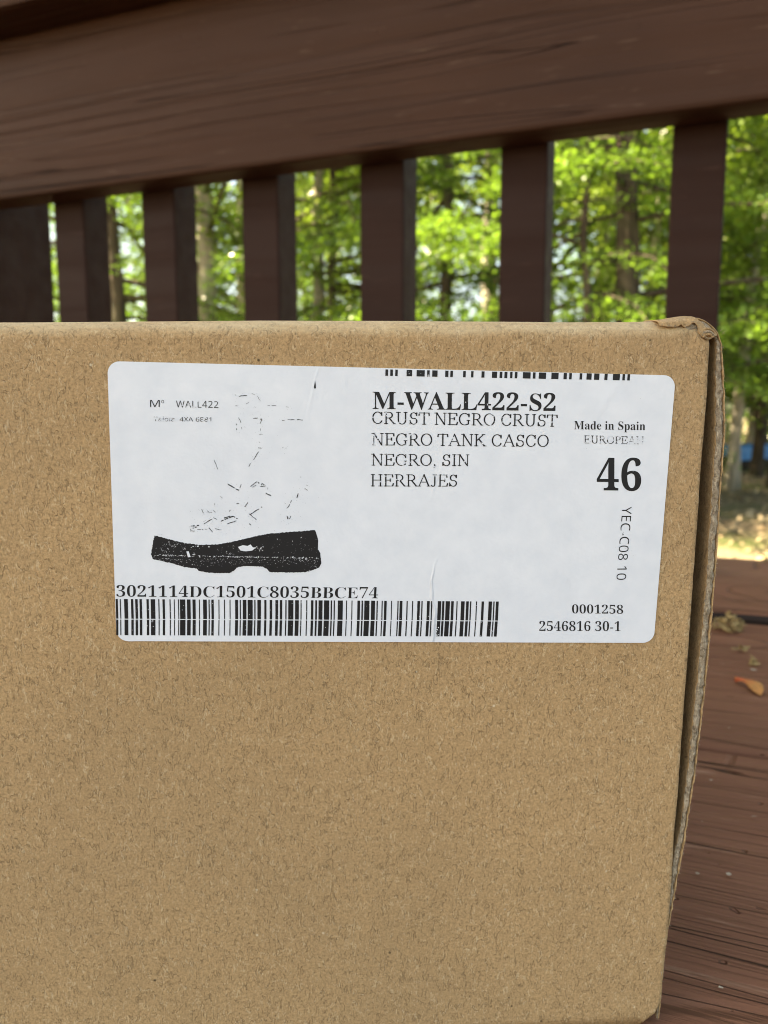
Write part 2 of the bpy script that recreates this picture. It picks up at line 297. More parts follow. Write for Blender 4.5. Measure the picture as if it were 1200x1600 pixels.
TOPL= [(-16.5, 56.57), (4.77, 56.88), (26.44, 57.2), (48.51, 57.31), (71.01, 57.31), (82.43, 57.31), (93.95, 57.42), (99.16, 57.69), (102.62, 58.17), (104.97, 58.08), (106.79, 57.21), (108.67, 55.55), (109.59, 52.76)]

# ------------------------------------------------------------------ ground
GZ = -0.80                                     # lawn level: the deck stands 0.8 m above it
def ground_mat():
    g = NT('lawn_and_leaf_litter')
    a = g.noise(g.map((1, 1, 1)), .55, 4, .6); b = g.noise(g.map((1, 1, 1)), 9, 4, .7); c = g.noise(g.map((1, 1, 1)), 60, 3, .7)
    lit = g.mix(g.rng(b, .35, .65), (.14, .10, .062), (.34, .27, .18)); lit = g.mix(g.rng(c, .45, .7), lit, (.13, .09, .05))
    gr = g.mix(g.rng(c, .3, .7), (.05, .08, .02), (.13, .165, .045))
    col = g.mix(g.rng(a, .55, .68), lit, gr)
    return g.done(col, .9, g.bump(g.math('ADD', b, c), 1, .05), .2)
rs = np.random.RandomState(5)
def gh(x, y): return GZ + .05 * math.sin(x * .7 + 1) * math.cos(y * .5) + .03 * math.sin(x * 1.9 + y * 1.3)
xs = sorted(set([-400, -200, -100, -60] + list(np.linspace(-40, 40, 61)) + [60, 100, 200, 400]))
ys = sorted(set([-400, -200, -100, -40] + list(np.linspace(-24, 44, 55)) + [60, 100, 200, 400]))
V = [(x, y, gh(x, y)) for y in ys for x in xs]; nx = len(xs)
F = [(j * nx + i, j * nx + i + 1, (j + 1) * nx + i + 1, (j + 1) * nx + i) for j in range(len(ys) - 1) for i in range(nx - 1)]
add('ground', mesh('ground', V, F, ground_mat(), True), kind='structure', label='leaf strewn lawn between the trees in patches of sun')

# ------------------------------------------------------------------ deck (boards run parallel with the railing)
A = math.radians(20.71)
deck = bpy.data.objects.new('deck', None); COL.objects.link(deck); deck.rotation_euler = (0, 0, -A)
deck['kind'] = 'structure'; deck['label'] = 'brown stained timber deck the box stands on'
DE = .722
edges = []; y = .5115
b1 = y; y0 = y
while y0 > -3.2: edges.append((y0 - .2032, y0)); y0 -= .2040
edges.insert(0, (b1 + .006, DE))
rr = random.Random(3)
for k, (a, b) in enumerate(edges):
    dz = .0045 if k == 0 else rr.uniform(-.0006, .0006) * (k > 1)
    bm = box_vf(-2.6, 2.6, a, b, -.027 + dz, dz, b=.004)
    import bmesh
    me = bpy.data.meshes.new('deck_board'); bm.to_mesh(me); bm.free(); me.materials.append(M_DECK); me.materials.append(M_BOARD_EDGE)
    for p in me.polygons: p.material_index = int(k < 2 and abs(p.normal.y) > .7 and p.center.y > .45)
    add('deck_board', me, deck)
box('rim_joist', (-2.6, 2.6, DE - .045, DE - .007, -.26, -.0285), M_BAL, deck)
for i in range(9):
    x = -2.4 + i * .6
    box('joist', (x - .019, x + .019, -3.2, DE - .047, -.26, -.0285), M_BAL, deck)
for i in range(3):
    box('deck_post', (-2.3 + i * 2.3, -2.21 + i * 2.3, DE - .14, DE - .05, GZ - .1, -.262), M_BAL, deck)

# ------------------------------------------------------------------ railing
rail = bpy.data.objects.new('deck_railing', None); COL.objects.link(rail); rail.rotation_euler = (0, 0, -A)
rail['label'] = 'brown stained wooden deck railing behind the cardboard box'; rail['category'] = 'railing'
RN = .63; ZR = .1996 * 1.05 + EYE; ZT = .3367 * 1.05 + EYE
def plank(name, dims, mat, parent, b, wav=.0, seed=0, nxs=60):
    bm = box_vf(*dims, b=b); me = bpy.data.meshes.new(name); bm.to_mesh(me); bm.free(); me.materials.append(mat)
    return add(name, me, parent)
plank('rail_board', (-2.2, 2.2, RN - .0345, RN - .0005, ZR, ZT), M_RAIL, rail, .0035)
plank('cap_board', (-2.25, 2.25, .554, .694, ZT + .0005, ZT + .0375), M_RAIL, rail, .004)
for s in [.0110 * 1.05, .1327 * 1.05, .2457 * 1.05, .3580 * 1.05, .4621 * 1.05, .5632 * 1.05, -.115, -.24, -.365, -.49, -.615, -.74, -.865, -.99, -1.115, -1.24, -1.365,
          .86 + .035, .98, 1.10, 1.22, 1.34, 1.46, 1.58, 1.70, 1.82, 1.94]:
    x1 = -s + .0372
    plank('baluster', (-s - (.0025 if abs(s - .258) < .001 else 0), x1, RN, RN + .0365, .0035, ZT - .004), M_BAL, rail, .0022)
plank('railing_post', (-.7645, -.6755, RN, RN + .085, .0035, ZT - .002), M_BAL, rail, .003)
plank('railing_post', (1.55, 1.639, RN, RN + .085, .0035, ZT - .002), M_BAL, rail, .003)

# ------------------------------------------------------------------ cardboard box
OX = Vector((-0.04863695, 0.13586784, -0.04049379 + EYE))
yaw = math.atan2(.05866778, .99827756)
boxr = bpy.data.objects.new('cardboard_box', None); COL.objects.link(boxr)
boxr.location = OX; boxr.rotation_euler = (0, 0, yaw)
boxr['label'] = 'large brown corrugated cardboard shoe box with a white shipping label'; boxr['category'] = 'box'
TILT = .03719
MT = Matrix.Rotation(math.asin(TILT), 4, 'X')            # front panel leans 2 degrees
def mm(t): return (t[0] / 1000, t[1] / 1000)
def interp(tab, v):                                      # tab: list of (u, v) sorted by falling v -> u
    t = sorted(((b, a) for a, b in tab)); return float(np.interp(v, [p[0] for p in t], [p[1] for p in t]))
TOPM = [mm(t) for t in TOPL]
def top_v(u): return float(np.interp(u, [p[0] for p in TOPM[:11]], [p[1] for p in TOPM[:11]]))
def nz(x, y, z, s): return mnoise.noise(Vector((x * s, y * s, z * s)))
VB = -.0846
def face_edge(v):
    if v > -.0775: return interp([mm(t) for t in FEDGE[:15]], v) + .00012 * nz(v, 3, 1, 700) + .00008 * nz(v, 1, 1, 2500)
    return .1063
# front panel: flat face, then a soft fold of ~3 mm radius going back
R0 = .0032
us = list(np.linspace(-.262, .06, 70)) + list(np.linspace(.0625, .1, 30)) + list(np.linspace(.1008, 1, 1))[:0] + [.1012 + i * .0005 for i in range(12)]
us = [min(u, .1069) for u in us]; us[-1] = .1069
us = sorted(set(us))
prof = [('f', t) for t in np.linspace(0, 1, 60)] + [('a', t) for t in np.linspace(.08, 1, 10)] + [('b', t) for t in (.002, .005, .009, .014)]
V = []; cols = len(us)
def crumple(u, v, y):
    d = math.hypot((u - .1055), (v - .0565)); w = max(0, 1 - d / .0065)
    e = max(0, 1 - abs(v - .0555) / .006)                  # gentle waves just under the fold
    y += .00035 * e * nz(u, v * .4, 2, 90) + .00018 * e * nz(u, v, 5, 300)
    y += w * (.0009 * nz(u, v, 9, 420) + .0005 * nz(u, v, 3, 900))
    y += .00010 * nz(u, v, 7, 25)
    # the long shallow dent under the fold at the left end
    if u < -.018: pass
    return u, y, v
for kind, t in prof:
    for i, u in enumerate(us):
        tv = top_v(u) - max(0, (u - .1045)) * .55
        if kind == 'f':
            v = VB + (tv - R0 - VB) * t; y = 0
        elif kind == 'a':
            an = t * math.pi / 2; v = tv - R0 + R0 * math.sin(an); y = R0 - R0 * math.cos(an)
        else:
            v = tv - t * .01; y = R0 + t
        uu = u
        if i == cols - 1: uu = face_edge(v)
        elif u > .099: uu = .099 + (u - .099) * (face_edge(v) - .099) / (.1069 - .099)
        # rounded lower right corner
        if v < -.0775 and u > .095:
            lim = .1063 - .005 * (1 - math.sqrt(max(0, 1 - ((-.0775 - v) / .0072) ** 2)))
            uu = .095 + (uu - .095) * (lim - .095) / (.1063 - .095)
        uu, y, v = crumple(uu, v, y)
        V.append((uu, y, v))
F = [(j * cols + i, j * cols + i + 1, (j + 1) * cols + i + 1, (j + 1) * cols + i) for j in range(len(prof) - 1) for i in range(cols - 1)]
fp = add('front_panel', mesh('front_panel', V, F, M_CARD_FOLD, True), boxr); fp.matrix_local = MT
fp.data.materials.append(M_EDGE)
sm = fp.modifiers.new('board', 'SOLIDIFY'); sm.thickness = .0016; sm.offset = -1; sm.material_offset_rim = 1
ytop = -TILT * .057
# top, back, base, inner walls
D = .215
BZ = -EYE - OX.z + EYE + .0004                    # deck surface in box space
BZ = -OX.z + .0004
box('top_panel', (-.262, .1062, R0 + .0155 + ytop, D, .0557, .0572), M_CARD, boxr, .0004)
box('base_panel', (-.262, .1035, .0045, D, BZ, BZ + .0018), M_CARD, boxr, .0003)
box('back_panel', (-.262, .1080, D + .0003, D + .002, BZ, .0570), M_CARD, boxr, .0004)
box('side_panel', (-.2640, -.2624, .0040, D, BZ, .0568), M_CARD, boxr, .0003)
box('inner_wall', (-.262, .1035, .0085, .0101, BZ + .002, .0540), M_CARD_IN, boxr, .0003)

# right hand side panel: bowed sheet whose cut front edge shows, bending over into the lid at the top
so = [mm(t) for t in SOUT]; si = [mm(t) for t in SIN]
def lerp2(p, q, t): return (p[0] + (q[0] - p[0]) * t, p[1] + (q[1] - p[1]) * t)
outl = []; inn = []
vs = np.linspace(.0528, -.0838, 190)
arc_o = [(.1026, .05795), (.1038, .05800), (.1049, .05795), (.1059, .0576), (.1068, .0571), (.1077, .0564), (.1085, .0555), (.1091, .0544), (.1096, .0534)]
arc_i = [(.1020, .0550), (.1036, .0551), (.1050, .0551), (.1062, .0551), (.1070, .05505), (.1075, .0549), (.1080, .0545), (.1083, .0539), (.1085, .0534)]
for o_, i_ in zip(arc_o, arc_i): outl.append(o_); inn.append(i_)
for v in vs:
    o_ = interp(so, v); i_ = min(interp(si, v), o_ - .0006)
    if v > .0528: pass
    outl.append((o_, v)); inn.append((i_, v))
N_ = len(outl)
LIN = .00026; CRK = .00013
def yfront(v): return -TILT * v
V = []; F = []; M = 5
def rough(u, v, a=1): return a * (.00034 * nz(u, v, 1, 900) + .00032 * nz(u, v, 4, 2200) + .0002 * nz(u, v, 8, 5000))
for k in range(N_):
    o_, i_ = outl[k], inn[k]
    crk = CRK * (0.8 + 1.2 * max(-.4, nz(o_[1], 2, 2, 160)))
    L_ = math.hypot(o_[0] - i_[0], o_[1] - i_[1]); fr = max(.3, (L_ - LIN - crk) / L_)
    for j in range(M + 1):
        t = j / M * fr; p = lerp2(i_, o_, t)
        jx = .00010 * nz(p[1], j, 3, 1500) + (.00014 * nz(p[1], 9, 3, 700) if j in (0, M) else 0)
        bulge = -.00035 * math.sin(math.pi * (j / M))
        V.append((p[0] + jx, yfront(p[1]) + .0006 + bulge + rough(p[0], p[1], 1.3), p[1] + .0001 * nz(p[0], p[1], 6, 1500)))
for k in range(N_ - 1):
    for j in range(M):
        a = k * (M + 1) + j; F.append((a, a + 1, a + M + 2, a + M + 1))
nf = len(F)
# inner and outer faces run back
def run_back(side, depth=(.0004, .002, .006, .015, .04, .12, D)):
    base = [k * (M + 1) + (0 if side == 'i' else M) for k in range(N_)]
    prev = base
    for d in depth:
        cur = []
        for k in range(N_):
            p = V[base[k]]; f = min(1, d / D) ** .7
            tx = (.1085 - .0016 * (side == 'i')) if k > 8 else p[0]
            cur.append(len(V)); V.append((p[0] * (1 - f) + tx * f, yfront(p[2]) + .0006 + d, p[2]))
        for k in range(N_ - 1):
            q = (prev[k], prev[k + 1], cur[k + 1], cur[k]); F.append(q if side == 'i' else q[::-1])
        prev = cur
run_back('i'); run_back('o')
me = mesh('side_panel', V, F, M_EDGE, True); me.materials.append(M_CARD_IN)
for i, p in enumerate(me.polygons): p.material_index = 0 if i < nf else 1
add('side_panel', me, boxr, label='bowed right hand side panel with its raw corrugated edge showing')
# outer liner: the thin sheet split from the fluting along that edge
V = []; F = []
for k in range(N_):
    o_, i_ = outl[k], inn[k]; L_ = math.hypot(o_[0] - i_[0], o_[1] - i_[1]); dx = ((o_[0] - i_[0]) / L_, (o_[1] - i_[1]) / L_)
    w = .00010 * nz(o_[1], 5, 5, 900) + .00006 * nz(o_[1], 5, 9, 3000)
    for q, (off, dy) in enumerate(((-LIN, .0035), (-LIN, .0), (-LIN * .5, -.00012), (0, .0), (0, .0035), (0, .03), (0, D * .9))):
        tx = o_[0] + dx[0] * (off + w)
        if dy > .01 and k > 8: tx = tx * (1 - dy / D) + .1088 * dy / D
        V.append((tx, yfront(o_[1]) + .0004 + dy + rough(o_[0], o_[1], .8) * (dy < .001), o_[1] + dx[1] * (off + w)))
for k in range(N_ - 1):
    for q in range(6):
        a = k * 7 + q; F.append((a, a + 1, a + 8, a + 7))
add('outer_liner', mesh('outer_liner', V, F, M_CARD, True), boxr)
# torn paper on the crushed corner, lapping from the lid over the front face
low = [mm(t) for t in [(97.5, 56.6), (99.2, 56.35), (100.54, 56.26), (101.4, 56.75), (102.0, 56.25), (102.74, 56.5), (103.3, 57.0), (103.87, 57.07), (104.3, 56.6), (104.53, 56.07), (104.6, 55.6), (104.7, 55.3), (105.2, 54.7), (105.82, 54.41), (106.3, 54.15), (106.95, 54.3), (107.3, 54.75)]]
hi = [(.0972, .0578), (.0992, .0579), (.1005, .0581), (.1014, .0583), (.1021, .05835), (.1027, .0585), (.1034, .05855), (.1041, .0585), (.1047, .0585), (.1053, .0583), (.1058, .0581), (.1064, .0578), (.107, .0574), (.1075, .057), (.108, .0565), (.1086, .0559), (.1091, .0552)]
V = []; F = []; MM = 9
for k in range(len(low)):
    for j in range(MM + 1):
        t = j / MM; p = lerp2(low[k], hi[k], t)
        lift = -.00038 * (1 - t) ** 2 * (.35 + abs(nz(p[0], 1, 1, 500))) - .00015
        y = lift + .0032 * max(0, (t - .45) / .55) ** 2 + .0004 * nz(p[0], p[1], 3, 600)
        V.append((p[0], y, p[1]))
    p = hi[k]; V.append((p[0], .0055, p[1] + .0001)); V.append((p[0], .011, p[1] - .0003))
W_ = MM + 3
for k in range(len(low) - 1):
    for j in range(W_ - 1):
        a = k * W_ + j; F.append((a, a + W_, a + W_ + 1, a + 1))
tp = add('torn_liner', mesh('torn_liner', V, F, M_CARD, True), boxr); tp.matrix_local = MT
sm = tp.modifiers.new('board', 'SOLIDIFY'); sm.thickness = .00013; sm.offset = -1
# flutes laid bare in the crushed corner
def tube(pts, r, n=8):
    V = []; F = []
    for i, p in enumerate(pts):
        p = Vector(p); t = (Vector(pts[min(i + 1, len(pts) - 1)]) - Vector(pts[max(i - 1, 0)])).normalized()
        a = t.cross(Vector((0, 1, .01))).normalized(); b = t.cross(a)
        rr_ = r[i] if isinstance(r, (list, tuple)) else r
        for k in range(n):
            an = 2 * math.pi * k / n; V.append(p + a * math.cos(an) * rr_ + b * math.sin(an) * rr_)
    for i in range(len(pts) - 1):
        for k in range(n): F.append((i * n + k, i * n + (k + 1) % n, (i + 1) * n + (k + 1) % n, (i + 1) * n + k))
    V.append(Vector(pts[0])); V.append(Vector(pts[-1])); a, b = len(V) - 2, len(V) - 1
    for k in range(n): F.append((a, (k + 1) % n, k)); F.append((b, (len(pts) - 1) * n + k, (len(pts) - 1) * n + (k + 1) % n))
    return V, F
for q in range(3):
    c = (.1064, .0543); R_ = .0007 + q * .00052
    pts = [(c[0] + R_ * 1.1 * math.cos(an), -.0026 + q * .0003 + .0002 * math.sin(an * 3), c[1] + R_ * math.sin(an)) for an in np.linspace(math.radians(170 - q * 16), math.radians(20), 12)]
    Vt, Ft = tube(pts, .00022)
    add('bare_flute', mesh('bare_flute', Vt, Ft, M_CARD_IN if q != 1 else M_EDGE, True), boxr)
# paper hairs along raw and torn edges
V = []; F = []; rf = random.Random(8)
def hair(p, d, L, w=.00003):
    p = Vector(p); d = Vector(d).normalized(); m = p + d * L * .5 + Vector([rf.uniform(-1, 1) * L * .2 for _ in range(3)]); e = p + d * L + Vector([rf.uniform(-1, 1) * L * .25 for _ in range(3)])
    s = d.cross(Vector((0, 1, 0))).normalized() * w; b = len(V)
    V.extend([p - s, p + s, m + s * .8, m - s * .8, e]); F.extend([(b, b + 1, b + 2, b + 3), (b + 3, b + 2, b + 4)])
for _ in range(420):
    k = rf.randrange(9, N_); o_ = outl[k]; side = rf.random()
    if side < .5: hair((o_[0], yfront(o_[1]) + .0003, o_[1]), (rf.uniform(.1, 1), rf.uniform(-.5, .2), rf.uniform(-1, 1)), rf.uniform(.0001, .0005))
    else:
        i_ = inn[k]; hair((i_[0] + rf.random() * (o_[0] - i_[0]), yfront(o_[1]) + .0002, i_[1]), (rf.uniform(-1, 1), -.4, rf.uniform(-1, 1)), rf.uniform(.0002, .0006))
for _ in range(110):
    v = rf.uniform(-.075, .054); hair((face_edge(v) - .0001, yfront(v) - .00005, v), (1, -.2, rf.uniform(-1, 1)), rf.uniform(.0001, .00035))
for _ in range(60):
    k = rf.randrange(len(low)); p = low[k]; hair((p[0] + rf.uniform(-.0004, .0004), yfront(p[1]) - .0006, p[1] + .0002), (rf.uniform(-1, 1), -.3, rf.uniform(-1, .3)), rf.uniform(.0002, .0006))
hair((.1092, yfront(.055), .0553), (1, 0, .35), .0011); hair((.1091, yfront(.055), .0551), (1, 0, .15), .0008); hair((.1088, yfront(.055), .0557), (.6, 0, 1), .0008)
add('paper_fibre', mesh('paper_fibre', V, F, M_EDGE), boxr, kind='stuff')

# ------------------------------------------------------------------ shipping label (100 x 50 mm, stuck on 1.2 degrees askew)
LM = MT @ Matrix.Rotation(math.radians(1.2193), 4, 'Y')
RC = .0021
cx_ = sorted(set([0, .1] + [RC * (1 - math.cos(a)) for a in np.linspace(0, math.pi / 2, 9)] + [.1 - RC * (1 - math.cos(a)) for a in np.linspace(0, math.pi / 2, 9)] + list(np.linspace(RC, .1 - RC, 60))))
def zr(x):
    d = 0
    if x < RC: d = RC - math.sqrt(max(0, RC ** 2 - (RC - x) ** 2))
    if x > .1 - RC: d = RC - math.sqrt(max(0, RC ** 2 - (x - .1 + RC) ** 2))
    return d, .05 - d
NZ = 30; V = []
LY = -.00022
def ly(x, z): return LY
for x in cx_:
    a, b = zr(x)
    for j in range(NZ + 1):
        z = a + (b - a) * j / NZ; V.append((x, ly(x, z), z))
F = [(i * (NZ + 1) + j, (i + 1) * (NZ + 1) + j, (i + 1) * (NZ + 1) + j + 1, i * (NZ + 1) + j + 1) for i in range(len(cx_) - 1) for j in range(NZ)]
lab = add('shipping_label', mesh('shipping_label', V, F, M_LABEL), boxr); lab.matrix_local = LM
sm = lab.modifiers.new('paper', 'SOLIDIFY'); sm.thickness = .00019; sm.offset = -1
IY = LY - .00004

def serif(s): return ''.join(chr(0x1D400 + ord(c) - 65) if 'A' <= c <= 'Z' else chr(0x1D41A + ord(c) - 97) if 'a' <= c <= 'z' else chr(0x1D7CE + ord(c) - 48) if '0' <= c <= '9' else c for c in s)
def grotesk(s): return ''.join(chr(0x1D5A0 + ord(c) - 65) if 'A' <= c <= 'Z' else chr(0x1D5BA + ord(c) - 97) if 'a' <= c <= 'z' else chr(0x1D7E2 + ord(c) - 48) if '0' <= c <= '9' else c for c in s)
def font_mesh(s, off=0., space=1.):
    c = bpy.data.curves.new('t', 'FONT'); c.body = s; c.size = 1; c.offset = off; c.space_character = space; c.resolution_u = 5
    o = bpy.data.objects.new('t', c); COL.objects.link(o); dg = bpy.context.evaluated_depsgraph_get(); dg.update()
    me = bpy.data.meshes.new_from_object(o.evaluated_get(dg)); bpy.data.objects.remove(o); bpy.data.curves.remove(c)
    v = np.zeros(len(me.vertices) * 3); me.vertices.foreach_get('co', v); v = v.reshape(-1, 3)[:, :2]
    f = [tuple(p.vertices) for p in me.polygons]; bpy.data.meshes.remove(me); return v, f
def capspan(kind):
    v, _ = font_mesh({'b': serif('H'), 'm': serif('H'), 's': grotesk('H')}[kind]); return v[:, 1].min(), v[:, 1].max()
# light book serif, drawn with a broad nib: (advance, strokes); stroke = points, serif ticks as short flat strokes
def arc(cx, cy, rx, ry, a0, a1, n=14): return [(cx + rx * math.cos(math.radians(a)), cy + ry * math.sin(math.radians(a))) for a in np.linspace(a0, a1, n)]
def tick(x, y, w=.13): return [(x - w, y), (x + w, y)]
GL = {
 'C': (1.0, [arc(.52, .5, .40, .49, 42, 322, 20), [(.85, .95), (.85, .70)], [(.85, .26), (.83, .18)]]),
 'G': (1.09, [arc(.54, .5, .43, .49, 42, 300, 20), [(.90, .95), (.90, .70)], [(.86, .40), (.86, .10)], [(.76, .05), (.86, .09)], tick(.86, .40)]),
 'O': (1.09, [arc(.545, .5, .43, .49, 0, 360, 26)]),
 'U': (1.09, [[(.24, 1), (.24, .33)] + arc(.54, .33, .30, .33, 180, 360, 12) + [(.84, .33), (.84, 1)], tick(.24, .98, .17), tick(.84, .98, .14)]),
 'S': (.84, [arc(.42, .73, .24, .25, 35, 250, 12) + arc(.42, .26, .27, .25, 70, -150, 12), [(.68, .97), (.67, .74)], [(.13, .30), (.13, .03)]]),
 'T': (.92, [[(.46, 0), (.46, 1)], [(.06, .97), (.86, .97)], [(.07, .97), (.04, .76)], [(.85, .97), (.88, .76)], tick(.46, .02, .15)]),
 'N': (1.09, [[(.20, 0), (.20, 1)], 'W', [(.20, 1), (.86, .02)], [(.88, 0), (.88, 1)], tick(.20, .02), tick(.16, .98), tick(.88, .98)]),
 'E': (.92, [[(.22, 0), (.22, 1)], [(.06, .98), (.78, .98)], [(.06, .02), (.80, .02)], [(.22, .52), (.60, .52)], [(.78, .98), (.80, .78)], [(.80, .02), (.86, .24)], [(.60, .62), (.60, .42)]]),
 'R': (1.0, [[(.22, 0), (.22, 1)], [(.06, .98), (.45, .98)] + arc(.48, .74, .25, .24, 90, -90, 10) + [(.22, .50)], 'W', [(.48, .50), (.88, .02)], tick(.22, .02, .15), tick(.92, .02, .08)]),
 'A': (1.09, [[(.12, .02), (.53, 1)], 'W', [(.53, 1), (.94, .02)], [(.27, .36), (.78, .36)], tick(.13, .02, .12), tick(.93, .02, .14)]),
 'K': (1.09, [[(.22, 0), (.22, 1)], [(.24, .45), (.80, .98)], 'W', [(.42, .60), (.92, .02)], tick(.22, .02, .15), tick(.22, .98, .15), tick(.82, .98, .14), tick(.94, .02, .13)]),
 'P': (.84, [[(.22, 0), (.22, 1)], [(.06, .98), (.42, .98)] + arc(.45, .73, .27, .25, 90, -90, 10) + [(.22, .48)], tick(.22, .02, .15)]),
 'I': (.5, [[(.25, 0), (.25, 1)], tick(.25, .02, .16), tick(.25, .98, .16)]),
 'H': (1.09, [[(.22, 0), (.22, 1)], [(.86, 0), (.86, 1)], [(.22, .52), (.86, .52)], tick(.22, .02, .15), tick(.22, .98, .15), tick(.86, .02, .15), tick(.86, .98, .15)]),
 'J': (.59, [[(.36, 1), (.36, .18)] + arc(.21, .18, .15, .18, 0, -150, 8), tick(.36, .98, .16)]),
 ',': (.38, [[(.17, .10), (.20, .06), (.16, -.16)], [(.15, .06), (.21, .06)]]), ' ': (.38, [])}
def ribbon(pts, wf, V, F):
    for i in range(len(pts) - 1):
        p, q = np.array(pts[i], float), np.array(pts[i + 1], float); d = q - p; L = np.hypot(*d)
        if L < 1e-9: continue
        d /= L; w = wf(d) / 2; n = np.array((-d[1], d[0])) * w; e = d * min(w * .6, .03); b = len(V)
        V += [tuple(p - e - n), tuple(q + e - n), tuple(q + e + n), tuple(p - e + n)]; F.append((b, b + 1, b + 2, b + 3))
def nib_text(s, thick=.105, thin=.05):
    V = []; F = []; x = 0
    for ch in s:
        adv, st = GL[ch]; wide = False
        for t in st:
            if t == 'W': wide = True; continue
            wf = (lambda d: thick) if wide else (lambda d: thin + (thick - thin) * abs(d[1]) ** 1.5)
            if ch in 'NA' and not wide and abs(t[0][1] - t[-1][1]) > .5: wf = lambda d: thin * 1.15
            ribbon([(x + a, b) for a, b in t], wf, V, F); wide = False
        x += adv
    return np.array(V), F
def lay(name, v, f, p0, p1, pc, mat, h0, h1, **kw):
    """fit 2-D outlines: left-bottom p0, right-bottom p1, cap top pc (mm on the label)"""
    p0, p1, pc = (np.array(t) / 1000 for t in (p0, p1, pc))
    x0, x1 = v[:, 0].min(), v[:, 0].max()
    s = (v[:, 0] - x0) / (x1 - x0); t = (v[:, 1] - h0) / (h1 - h0)
    P = p0 + s[:, None] * (p1 - p0) + t[:, None] * (pc - p0)
    me = mesh(name, [(a, IY, b) for a, b in P], f, mat)
    return add(name, me, lab, **kw)
CS = {k: capspan(k) for k in 'bms'}
for s, k, p0, p1, pc in TEXT:
    mat = M_INK
    if k == 'r':
        v, f = nib_text(s, .115, .062); mat = M_INK_WORN
        if s == 'EUROPEAN': v, f = nib_text(s, .12, .07); mat = M_INK_FAINT
        lay('printed_text', v, f, p0, p1, pc, mat, 0, 1)
    elif s == 'M WALL422':
        v, f = font_mesh(grotesk('M'), -.004); lay('printed_text', v, f, p0, (8.7, 42.4), pc, M_INK_WORN, *CS['s'])
        v, f = font_mesh(grotesk('o'), -.002); lay('printed_text', v, f, (9.0, 43.05), (9.45, 43.05), (9.0, 43.6), M_INK, v[:, 1].min(), v[:, 1].max())
        v, f = font_mesh(grotesk('WALL422'), -.004, 1.06); lay('printed_text', v, f, (11.5, 42.39), p1, (11.5, 43.55), M_INK_WORN, *CS['s'])
    elif s.startswith('Tal'):
        v, f = font_mesh(grotesk(s)); v, f = font_mesh(grotesk(s), -.002); lay('printed_text', v, f, p0, p1, pc, M_INK_FAINT, *CS['s'])
    elif k == 's':
        v, f = font_mesh(grotesk(s), -.006); lay('printed_text', v, f, p0, p1, pc, M_INK_WORN, *CS['s'])
    elif k == 'm':
        v, f = font_mesh(serif(s), -.010 if 'Made' not in s else -.004); lay('printed_text', v, f, p0, p1, pc, M_INK, *CS['m'])
    else:
        v, f = font_mesh(serif(s)); lay('printed_text', v, f, p0, p1, pc, M_INK, *CS['b'])
# barcodes
for a, b in BARS:
    add('barcode_bar', mesh('barcode_bar', [(a / 1000, IY, .00425), (b / 1000, IY, .00425), (b / 1000, IY, .00792), (a / 1000, IY, .00792),
        ((a - .09) / 1000, IY, .00115), ((b - .09) / 1000, IY, .00115), ((b - .02) / 1000, IY, .00409), ((a - .02) / 1000, IY, .00409)], [(0, 1, 2, 3), (4, 5, 6, 7)], M_INK), lab)
for a, b in TBARS:
    z1 = (49.78 + (a - 47.7) / 44 * .24) / 1000; z0 = z1 - .00110
    add('barcode_bar', mesh('barcode_bar', [(a / 1000, IY, z0), (b / 1000, IY, z0), (b / 1000, IY, z1), (a / 1000, IY, z1)], [(0, 1, 2, 3)], M_INK), lab)
# printed boot picture: sole and the broken pen lines that survive above it
rj = random.Random(4); pts = []
for i, p in enumerate(SOLE):
    q = SOLE[(i + 1) % len(SOLE)]; n = max(1, int(math.hypot(q[0] - p[0], q[1] - p[1]) / .16))
    for j in range(n):
        t = j / n; pts.append(((p[0] + (q[0] - p[0]) * t + rj.uniform(-.05, .05)) / 1000, IY, (p[1] + (q[1] - p[1]) * t + rj.uniform(-.06, .06)) / 1000))
import bmesh
bm = bmesh.new(); bm.faces.new([bm.verts.new(p) for p in pts]); bmesh.ops.triangulate(bm, faces=bm.faces[:])
me = bpy.data.meshes.new('printed_sole'); bm.to_mesh(me); bm.free(); me.materials.append(M_INK_SOLE)
add('printed_sole', me, lab)
V = []; F = []
def fleck(x, z, r, asp=1., y=IY - .00003):
    n = rj.randint(4, 6); b = len(V); a0 = rj.random() * 6
    for k in range(n):
        an = a0 + 2 * math.pi * k / n; V.append(((x + r * asp * math.cos(an) * rj.uniform(.6, 1.3)) / 1000, y, (z + r * math.sin(an) * rj.uniform(.6, 1.3)) / 1000))
    F.append(tuple(range(b, b + n)))
for P in PATCH:
    b = len(V); V += [(p[0] / 1000, IY - .00003, p[1] / 1000) for p in P]; F.append(tuple(range(b, b + len(P))))
for _ in range(230):                                     # the welt line
    t = rj.random(); fleck(7.2 + t * 29.2, 16.05 - .25 * t + rj.gauss(0, .07), rj.uniform(.03, .08), 1.4)
for _ in range(260):
    t = rj.random(); fleck(7.2 + t * 29.2, 15.6 - abs(rj.gauss(0, .6)) - .9 * t * (t < .3), rj.uniform(.02, .06))
for _ in range(60): fleck(rj.uniform(8, 36), rj.uniform(16.6, 18.4), rj.uniform(.02, .05))
for _ in range(10): fleck(rj.gauss(25.6, .4), rj.gauss(17.6, .25), rj.uniform(.04, .12))
for _ in range(7): fleck(rj.uniform(13.6, 17), rj.gauss(17.75, .06), rj.uniform(.04, .1), 2)
for _ in range(130):                                     # wear on the bars
    fleck(rj.uniform(0, 70), 4.3 + rj.uniform(-3, 3), rj.uniform(.02, .07))
for _ in range(26): fleck(rj.gauss(58.3, .35), rj.uniform(1.3, 3.6), rj.uniform(.05, .14))
add('print_fleck', mesh('print_fleck', V, F, M_LABEL), lab, kind='stuff')
V = []; F = []
